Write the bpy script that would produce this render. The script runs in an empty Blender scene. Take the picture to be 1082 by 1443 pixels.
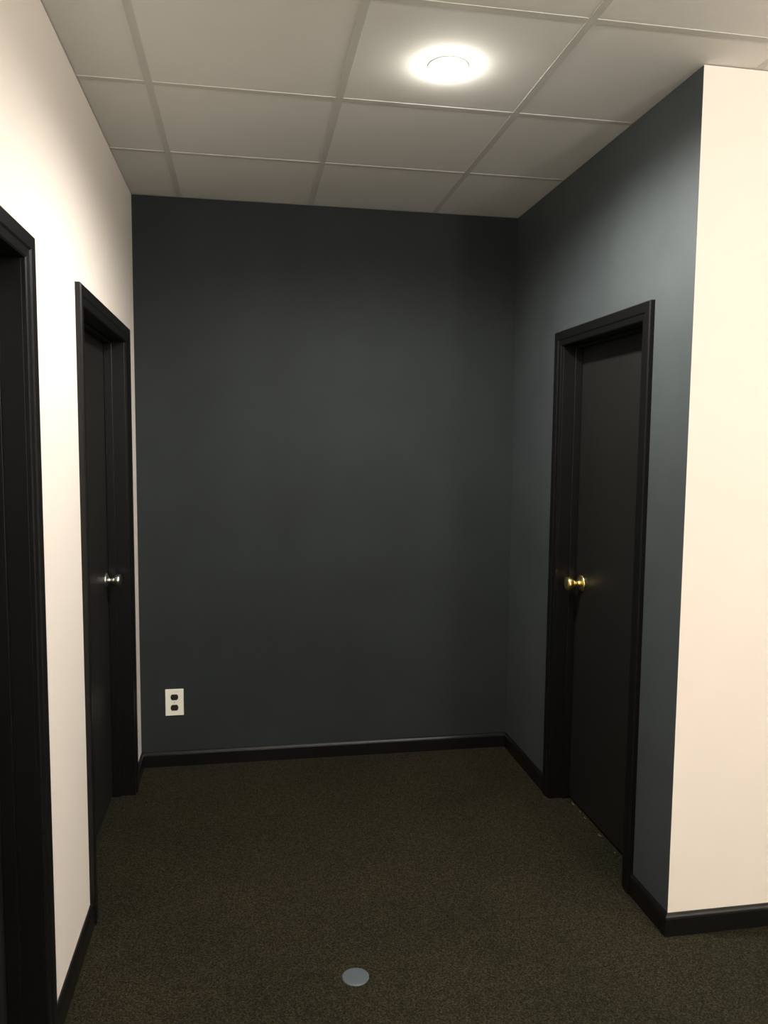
import bpy, bmesh, math, random
from mathutils import Vector, Matrix

# ------------------------------------------------------------------ constants
H=2.75; W=1.88; L=1.64; T=0.12
XE=5.0; YN=-6.2
CAM=(0.52147,-3.89048,1.61008); YAW,PITCH,ROLL,FPX=0.17419,-0.08791,0.00935,1100.258

# ------------------------------------------------------------------ materials
def new_mat(name):
    m=bpy.data.materials.new(name); m.use_nodes=True
    nt=m.node_tree; b=nt.nodes["Principled BSDF"]
    return m,nt,b
def coords(nt):
    return nt.nodes.new("ShaderNodeTexCoord").outputs["Object"]
def noise(nt,co,scale,detail=3,rough=0.5):
    n=nt.nodes.new("ShaderNodeTexNoise"); n.inputs["Scale"].default_value=scale
    n.inputs["Detail"].default_value=detail; n.inputs["Roughness"].default_value=rough
    nt.links.new(co,n.inputs["Vector"]); return n
def ramp(nt,fac,stops):
    r=nt.nodes.new("ShaderNodeValToRGB"); e=r.color_ramp.elements
    e[0].position,e[0].color=stops[0][0],(*stops[0][1],1)
    e[1].position,e[1].color=stops[-1][0],(*stops[-1][1],1)
    for p,c in stops[1:-1]:
        k=e.new(p); k.color=(*c,1)
    nt.links.new(fac,r.inputs["Fac"]); return r.outputs["Color"]
def bump(nt,b,h,strength,dist):
    n=nt.nodes.new("ShaderNodeBump"); n.inputs["Strength"].default_value=strength
    n.inputs["Distance"].default_value=dist
    nt.links.new(h,n.inputs["Height"]); nt.links.new(n.outputs["Normal"],b.inputs["Normal"])
def paint(name,col,rough,var=0.06,bs=0.15,bscale=180,spec=0.5,bdist=0.001):
    m,nt,b=new_mat(name); co=coords(nt)
    n=noise(nt,co,2.5,5,0.6)
    lo=tuple(c*(1-var) for c in col); hi=tuple(c*(1+var) for c in col)
    nt.links.new(ramp(nt,n.outputs["Fac"],[(0.3,lo),(0.7,hi)]),b.inputs["Base Color"])
    b.inputs["Roughness"].default_value=rough
    b.inputs["Specular IOR Level"].default_value=spec
    n2=noise(nt,co,bscale,3); bump(nt,b,n2.outputs["Fac"],bs,bdist)
    return m
M_white=paint("cream_wall_paint",(0.765,0.70,0.632),0.65,0.014)
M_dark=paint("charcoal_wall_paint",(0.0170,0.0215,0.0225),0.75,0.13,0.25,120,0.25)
M_dark_lit=paint("charcoal_wall_paint_lit",(0.050,0.0595,0.0625),0.55,0.14,0.25,120,0.5)  # same charcoal paint, lamp light on the right wall put into the colour
M_trim=paint("black_gloss_trim",(0.004,0.004,0.004),0.36,0.1,0.1,60,0.30)
M_base=paint("black_vinyl_baseboard",(0.0045,0.0045,0.0045),0.30,0.1,0.05,60,0.42)
M_door=paint("black_door_paint",(0.0105,0.0105,0.0095),0.45,0.12,0.12,90,0.4)
def tile_mat():
    m,nt,b=new_mat("acoustic_tile"); co=coords(nt)
    n=noise(nt,co,1.6,3)
    nt.links.new(ramp(nt,n.outputs["Fac"],[(0.3,(0.77,0.765,0.72)),(0.7,(0.82,0.815,0.77))]),b.inputs["Base Color"])
    b.inputs["Roughness"].default_value=0.9
    n2=noise(nt,co,90,5,0.7); bump(nt,b,n2.outputs["Fac"],0.3,0.0015)
    return m
M_tile=tile_mat()
M_grid=paint("ceiling_grid_paint",(0.63,0.62,0.58),0.85,0.03,spec=0.1)
def carpet_mat():
    m,nt,b=new_mat("olive_brown_carpet"); co=coords(nt)
    v=nt.nodes.new("ShaderNodeTexVoronoi"); v.inputs["Scale"].default_value=290
    nt.links.new(co,v.inputs["Vector"])
    sep=nt.nodes.new("ShaderNodeSeparateColor"); nt.links.new(v.outputs["Color"],sep.inputs[0])
    f=noise(nt,co,130,4,0.7); c=noise(nt,co,2.2,4,0.6)
    mf=nt.nodes.new("ShaderNodeMix"); mf.data_type='FLOAT'; mf.inputs[0].default_value=0.6
    nt.links.new(sep.outputs[0],mf.inputs[2]); nt.links.new(f.outputs["Fac"],mf.inputs[3])
    fine=ramp(nt,mf.outputs[0],[(0.22,(0.0068,0.0064,0.0042)),(0.5,(0.0186,0.0168,0.0106)),(0.78,(0.048,0.0425,0.028))])
    coarse=ramp(nt,c.outputs["Fac"],[(0.3,(0.78,0.86,0.80)),(0.7,(1.16,1.08,1.03))])
    mx=nt.nodes.new("ShaderNodeMix"); mx.data_type='RGBA'; mx.blend_type='MULTIPLY'
    mx.inputs[0].default_value=1.0
    nt.links.new(fine,mx.inputs[6]); nt.links.new(coarse,mx.inputs[7])
    nt.links.new(mx.outputs[2],b.inputs["Base Color"])
    b.inputs["Roughness"].default_value=1.0; b.inputs["Specular IOR Level"].default_value=0.05
    bump(nt,b,mf.outputs[0],0.3,0.002)
    return m
M_carpet=carpet_mat()
def metal(name,col,rough):
    m,nt,b=new_mat(name); co=coords(nt); n=noise(nt,co,40,2)
    nt.links.new(ramp(nt,n.outputs["Fac"],[(0.3,tuple(c*0.93 for c in col)),(0.7,col)]),b.inputs["Base Color"])
    b.inputs["Metallic"].default_value=1; b.inputs["Roughness"].default_value=rough
    return m
M_brass=metal("polished_brass",(0.92,0.74,0.32),0.26)
M_nickel=metal("satin_nickel",(0.62,0.60,0.57),0.28)
M_plate=paint("ivory_plastic",(0.80,0.79,0.68),0.35,0.02,0.02)
M_recept=paint("dark_brown_receptacle",(0.02,0.019,0.017),0.35,0.05,0.02)
M_slot=paint("slot_black",(0.003,0.003,0.003),0.6,0.05,0.02)
M_disc=paint("grey_floor_cover",(0.075,0.09,0.10),0.5,0.05,0.05)
M_ring=paint("white_light_trim",(0.85,0.84,0.8),0.5,0.02,0.02)
M_chip=paint("worn_threshold_wood",(0.13,0.11,0.08),0.8,0.2,0.1)
def emis(name,col,s):
    m,nt,b=new_mat(name)
    n=noise(nt,coords(nt),20,1)
    nt.links.new(ramp(nt,n.outputs["Fac"],[(0.3,col),(0.7,col)]),b.inputs["Emission Color"])
    b.inputs["Emission Strength"].default_value=s; return m
M_lens=emis("led_lens",(1.0,0.95,0.84),90)
M_dome=emis("added_dome",(1.0,0.95,0.88),3)

# ------------------------------------------------------------------ mesh helpers
class Builder:
    def __init__(s,mats): s.bm=bmesh.new(); s.mats=mats
    def box(s,a,b,mi=0,bev=0,rot=0):
        c=[(x+y)/2 for x,y in zip(a,b)]; d=[abs(y-x) for x,y in zip(a,b)]
        r=bmesh.ops.create_cube(s.bm,size=1,matrix=Matrix.Translation(c)@Matrix.Rotation(rot,4,'Z')@Matrix.Diagonal((*d,1)))
        fs={f for v in r['verts'] for f in v.link_faces}
        for f in fs: f.material_index=mi
        if bev:
            es={e for v in r['verts'] for e in v.link_edges}
            q=bmesh.ops.bevel(s.bm,geom=list(es),offset=bev,segments=2,affect='EDGES',profile=0.5)
            for f in q['faces']: f.material_index=mi
        return fs
    def lathe(s,prof,origin,axis,mi=0,seg=40):
        ax=Vector(axis).normalized(); q=Vector((0,0,1)).rotation_difference(ax); o=Vector(origin)
        rings=[]
        for r,h in prof:
            rings.append([s.bm.verts.new(o+q@Vector((max(r,1e-5)*math.cos(2*math.pi*i/seg),max(r,1e-5)*math.sin(2*math.pi*i/seg),h))) for i in range(seg)])
        for a,b in zip(rings[:-1],rings[1:]):
            for i in range(seg):
                f=s.bm.faces.new((a[i],a[(i+1)%seg],b[(i+1)%seg],b[i])); f.material_index=mi; f.smooth=True
        f=s.bm.faces.new(rings[-1]); f.material_index=mi
        f=s.bm.faces.new(list(reversed(rings[0]))); f.material_index=mi
    def sweep(s,sections,mi=0,smooth=False):
        rs=[[s.bm.verts.new(p) for p in sec] for sec in sections]
        n=len(rs[0])
        for a,b in zip(rs[:-1],rs[1:]):
            for i in range(n):
                f=s.bm.faces.new((a[i],a[(i+1)%n],b[(i+1)%n],b[i])); f.material_index=mi; f.smooth=smooth
        s.bm.faces.new(rs[0]).material_index=mi; s.bm.faces.new(list(reversed(rs[-1]))).material_index=mi
    def done(s,name,parent=None):
        bmesh.ops.recalc_face_normals(s.bm,faces=s.bm.faces)
        me=bpy.data.meshes.new(name); s.bm.to_mesh(me); s.bm.free()
        for m in s.mats: me.materials.append(m)
        ob=bpy.data.objects.new(name,me); bpy.context.collection.objects.link(ob)
        if parent: ob.parent=parent
        return ob
def empty(name,loc=(0,0,0)):
    e=bpy.data.objects.new(name,None); bpy.context.collection.objects.link(e); e.empty_display_size=0.1
    return e

# ------------------------------------------------------------------ door openings
CW=0.062; DH=2.038
LEFT_DOORS=[(-1.231,-0.312),(-2.80,-1.887)]
RIGHT_DOOR=(-1.343,-0.637)
JB=0.018
def wall_y(b,x0,x1,y0,y1,ops,mi=0):
    ops=sorted(ops); y=y0
    for a,c in ops:
        b.box((x0,y,0),(x1,a,H),mi); b.box((x0,a,DH+JB),(x1,c,H),mi); y=c
    b.box((x0,y,0),(x1,y1,H),mi)
ex=lambda o:(o[0]-JB,o[1]+JB)
b=Builder([M_white]); wall_y(b,-T,0,YN,0,[ex(o) for o in LEFT_DOORS]); b.done("wall_left")
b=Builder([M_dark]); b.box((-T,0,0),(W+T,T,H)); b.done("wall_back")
b=Builder([M_dark_lit]); wall_y(b,W,W+T,-L+T,0,[ex(RIGHT_DOOR)]); b.done("wall_right")
b=Builder([M_white,M_dark_lit])
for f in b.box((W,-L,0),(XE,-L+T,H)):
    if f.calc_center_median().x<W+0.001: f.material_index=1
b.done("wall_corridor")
b=Builder([M_white]); b.box((XE,YN,0),(XE+T,-L+T,H)); b.done("wall_end")
b=Builder([M_white]); b.box((-T,YN-T,0),(XE+T,YN,H)); b.done("wall_behind")
b=Builder([M_carpet]); b.box((-T-0.3,YN-T,-0.1),(XE+T,T,0)); b.done("floor")

# ------------------------------------------------------------------ ceiling
GX0,GY0,S=0.22,-0.575,0.613
b=Builder([M_tile,M_grid])
b.box((-T,YN-T,H+0.0025),(XE+T,T,H+0.1),0)
x=GX0
while x<XE:
    b.box((x-0.012,YN,H+0.0009),(x+0.012,0 if x<W else -L,H+0.004),1,0.0006); x+=S
y=GY0
while y>YN:
    b.box((0,y-0.012,H+0.0011),(W if y>-L else XE,y+0.012,H+0.004),1,0.0006); y-=S
b.done("ceiling")

# ------------------------------------------------------------------ baseboards
BH,BT=0.075,0.014
bprof=[(0,0),(BT,0),(BT,BH-0.016),(BT-0.0015,BH-0.010),(BT-0.005,BH-0.004),(BT-0.010,BH),(0,BH)]
def base_seg(b,p0,p1,n,m0=0,m1=0):
    p0,p1,n=Vector(p0),Vector(p1),Vector(n); d=(p1-p0).normalized()
    s0=[(*(p0+n*o-d*(o*m0)),z) for o,z in bprof]; s1=[(*(p1+n*o+d*(o*m1)),z) for o,z in bprof]
    b.sweep([s0,s1])
b=Builder([M_base]); base_seg(b,(0,0),(W,0),(0,-1),-1,-1); b.done("baseboard_back")
b=Builder([M_base])
base_seg(b,(0,0),(0,LEFT_DOORS[0][1]+CW),(1,0),-1,0)
base_seg(b,(0,LEFT_DOORS[0][0]-CW),(0,LEFT_DOORS[1][1]+CW),(1,0))
base_seg(b,(0,LEFT_DOORS[1][0]-CW),(0,YN),(1,0)); b.done("baseboard_left")
b=Builder([M_base])
base_seg(b,(W,0),(W,RIGHT_DOOR[1]+CW),(-1,0),-1,0)
base_seg(b,(W,RIGHT_DOOR[0]-CW),(W,-L),(-1,0),0,1); b.done("baseboard_right")
b=Builder([M_base]); base_seg(b,(W,-L),(XE,-L),(0,-1),1,0); b.done("baseboard_corridor")

# ------------------------------------------------------------------ doors
cprof=[(0,0),(0,0.009),(0.004,0.012),(0.022,0.014),(0.027,0.018),(CW-0.004,0.019),(CW,0.015),(CW,0)]
def door(name,xw,side,yo,knob_mat,rec=0.085,knob_far=True,ks=1.08):
    y0,y1=yo; e=empty(name)
    b=Builder([M_trim]); secs=[]
    for (sy,yy,zz) in [(-1,y0,0),(-1,y0,DH),(1,y1,DH),(1,y1,0)]:
        secs.append([(xw+side*p,yy+sy*o,(zz+o) if zz>0 else 0) for o,p in cprof])
    b.sweep(secs); b.done("casing",e)
    b=Builder([M_trim]); xi=xw-side*T
    for a,c,z0,z1 in [(y0-JB,y0,0,DH+JB),(y1,y1+JB,0,DH+JB),(y0,y1,DH,DH+JB)]:
        b.box((min(xw,xi),a,z0),(max(xw,xi),c,z1),0,0.001)
    xs=[xw-side*(rec-0.001),xw-side*(rec-0.034)]
    for a,c,z0,z1 in [(y0,y0+0.011,0,DH),(y1-0.011,y1,0,DH),(y0+0.011,y1-0.011,DH-0.011,DH)]:
        b.box((min(xs),a,z0),(max(xs),c,z1),0,0.0015)
    b.done("jamb",e)
    b=Builder([M_door]); xd=[xw-side*rec,xw-side*(rec+0.035)]
    b.box((min(xd),y0+0.003,0.012),(max(xd),y1-0.003,DH-0.003),0,0.001); b.done("leaf",e)
    b=Builder([knob_mat]); xk=xw-side*rec; yk=(y1-0.07) if knob_far else (y0+0.07)
    prof=[(0.033,0),(0.033,0.003),(0.030,0.007),(0.022,0.010),(0.014,0.013),(0.0115,0.018),(0.0115,0.028),(0.016,0.033),
          (0.0235,0.038),(0.0268,0.045),(0.0272,0.053),(0.025,0.060),(0.019,0.0635),(0.012,0.0645),(0.0,0.0647)]
    b.lathe([(r*ks,h*ks) for r,h in prof],(xk,yk,1.005),(side,0,0)); b.done("knob",e)
    return e
door("door_1",0,1,LEFT_DOORS[0],M_nickel,ks=1.0)
door("door_2",0,1,LEFT_DOORS[1],M_nickel,knob_far=False)
d3=door("door_3",W,-1,RIGHT_DOOR,M_brass,ks=1.16)
random.seed(4); b=Builder([M_chip]); y=RIGHT_DOOR[0]+0.05
while y<RIGHT_DOOR[1]-0.03:
    l=random.uniform(0.006,0.022); wd=random.uniform(0.002,0.0045); xx=W+0.075+random.uniform(-0.008,0.004)
    b.box((xx-wd/2,y,0),(xx+wd/2,y+l,random.uniform(0.0015,0.003)),0,0.0004,random.uniform(-0.5,0.5))
    y+=l+random.uniform(0.02,0.15)
b.done("worn_sill",d3)

# ------------------------------------------------------------------ outlet
e=empty("wall_outlet"); ox,oz=0.162,0.323
b=Builder([M_plate]); b.box((ox-0.044,-0.006,oz-0.067),(ox+0.044,0,oz+0.067),0,0.0025); b.done("plate",e)
b=Builder([M_recept,M_slot,M_nickel])
for dz in (-0.0265,0.0265):
    pts=[]
    for i in range(40):
        a=2*math.pi*i/40; px,pz=0.0185*math.cos(a),0.0185*math.sin(a); pz=max(-0.0145,min(0.0145,pz)); pts.append((px,pz))
    b.sweep([[(ox+px*k,yy,oz+dz+pz*k) for px,pz in pts] for yy,k in ((-0.005,1),(-0.0075,1),(-0.008,0.95))],0)
    b.box((ox-0.0075,-0.0084,oz+dz),(ox-0.0055,-0.0079,oz+dz+0.008),1)
    b.box((ox+0.0055,-0.0084,oz+dz+0.001),(ox+0.0075,-0.0079,oz+dz+0.007),1)
    b.lathe([(0.0025,0),(0.0025,0.0005)],(ox,-0.0079,oz+dz-0.008),(0,-1,0),1,12)
b.lathe([(0.0035,0),(0.0035,0.001),(0.002,0.0018),(0,0.002)],(ox,-0.006,oz),(0,-1,0),2,20)
b.done("receptacles",e)

# ------------------------------------------------------------------ floor cover plate
b=Builder([M_disc,M_slot])
b.lathe([(0.041,0),(0.041,0.0015),(0.039,0.0028),(0.034,0.0032),(0.0,0.0034)],(0.836,-1.682,0),(0,0,1),0,56)
b.done("floor_outlet_cover")

# ------------------------------------------------------------------ lights
def lamp(parent,kind,loc,energy,size):
    ld=bpy.data.lights.new("lamp",kind); ld.energy=energy; ld.color=(1.0,0.955,0.885); ld.shadow_soft_size=size
    if kind=='SPOT': ld.spot_size=math.radians(174); ld.spot_blend=0.6
    lo=bpy.data.objects.new("lamp",ld); bpy.context.collection.objects.link(lo); lo.location=loc; lo.parent=parent
lx,ly=1.13,-1.48
e=empty("recessed_light")
b=Builder([M_ring])
b.lathe([(0.062,-0.004),(0.062,-0.0005),(0.060,0.0008),(0.030,0.0010)],(lx,ly,H-0.0005),(0,0,-1),0,56); b.done("trim_ring",e)
b=Builder([M_lens]); b.lathe([(0.052,0),(0.051,0.012),(0.045,0.022),(0.030,0.030),(0.014,0.033),(0.0,0.034)],(lx,ly,H-0.0012),(0,0,-1),0,48); b.done("lens",e)
lamp(e,'SPOT',(lx,ly,H-0.09),142,0.045)
for lx,ly,en in [(2.33,-4.07,112),(4.1,-4.6,62),(0.9,-5.3,62)]:  # unseen hall lamps; dome shape invented, points hung low to brighten the ceiling
    e=empty("unseen_hall_light")
    b=Builder([M_ring]); b.lathe([(0.155,0),(0.155,0.02),(0.145,0.025)],(lx,ly,H-0.002),(0,0,-1),0,56); b.done("base",e)
    b=Builder([M_dome]); b.lathe([(0.142*math.cos(a*math.pi/20),0.02+0.085*math.sin(a*math.pi/20)) for a in range(0,11)],(lx,ly,H-0.002),(0,0,-1),0,56); b.done("dome",e)
    lamp(e,'POINT',(lx,ly,H-0.30),en,0.09)

# ------------------------------------------------------------------ world, camera
w=bpy.data.worlds.new("World"); bpy.context.scene.world=w; w.use_nodes=True
w.node_tree.nodes["Background"].inputs[0].default_value=(0.01,0.01,0.01,1)
def Rm(yaw,pitch,roll):
    cy,sy=math.cos(yaw),math.sin(yaw)
    f0=Vector((sy,cy,0));r0=Vector((cy,-sy,0));u0=Vector((0,0,1))
    f=f0*math.cos(pitch)+u0*math.sin(pitch);u=u0*math.cos(pitch)-f0*math.sin(pitch)
    r=r0*math.cos(roll)+u*math.sin(roll);u2=u*math.cos(roll)-r0*math.sin(roll)
    return r,u2,f
r,u,f=Rm(YAW,PITCH,ROLL)
cd=bpy.data.cameras.new("camera"); cam=bpy.data.objects.new("camera",cd); bpy.context.collection.objects.link(cam)
cam.matrix_world=Matrix(((r.x,u.x,-f.x,CAM[0]),(r.y,u.y,-f.y,CAM[1]),(r.z,u.z,-f.z,CAM[2]),(0,0,0,1)))
cd.sensor_fit='VERTICAL'; cd.sensor_height=36; cd.lens=FPX/1443*36; cd.clip_start=0.02
bpy.context.scene.camera=cam
bpy.context.scene.view_settings.view_transform='Standard'
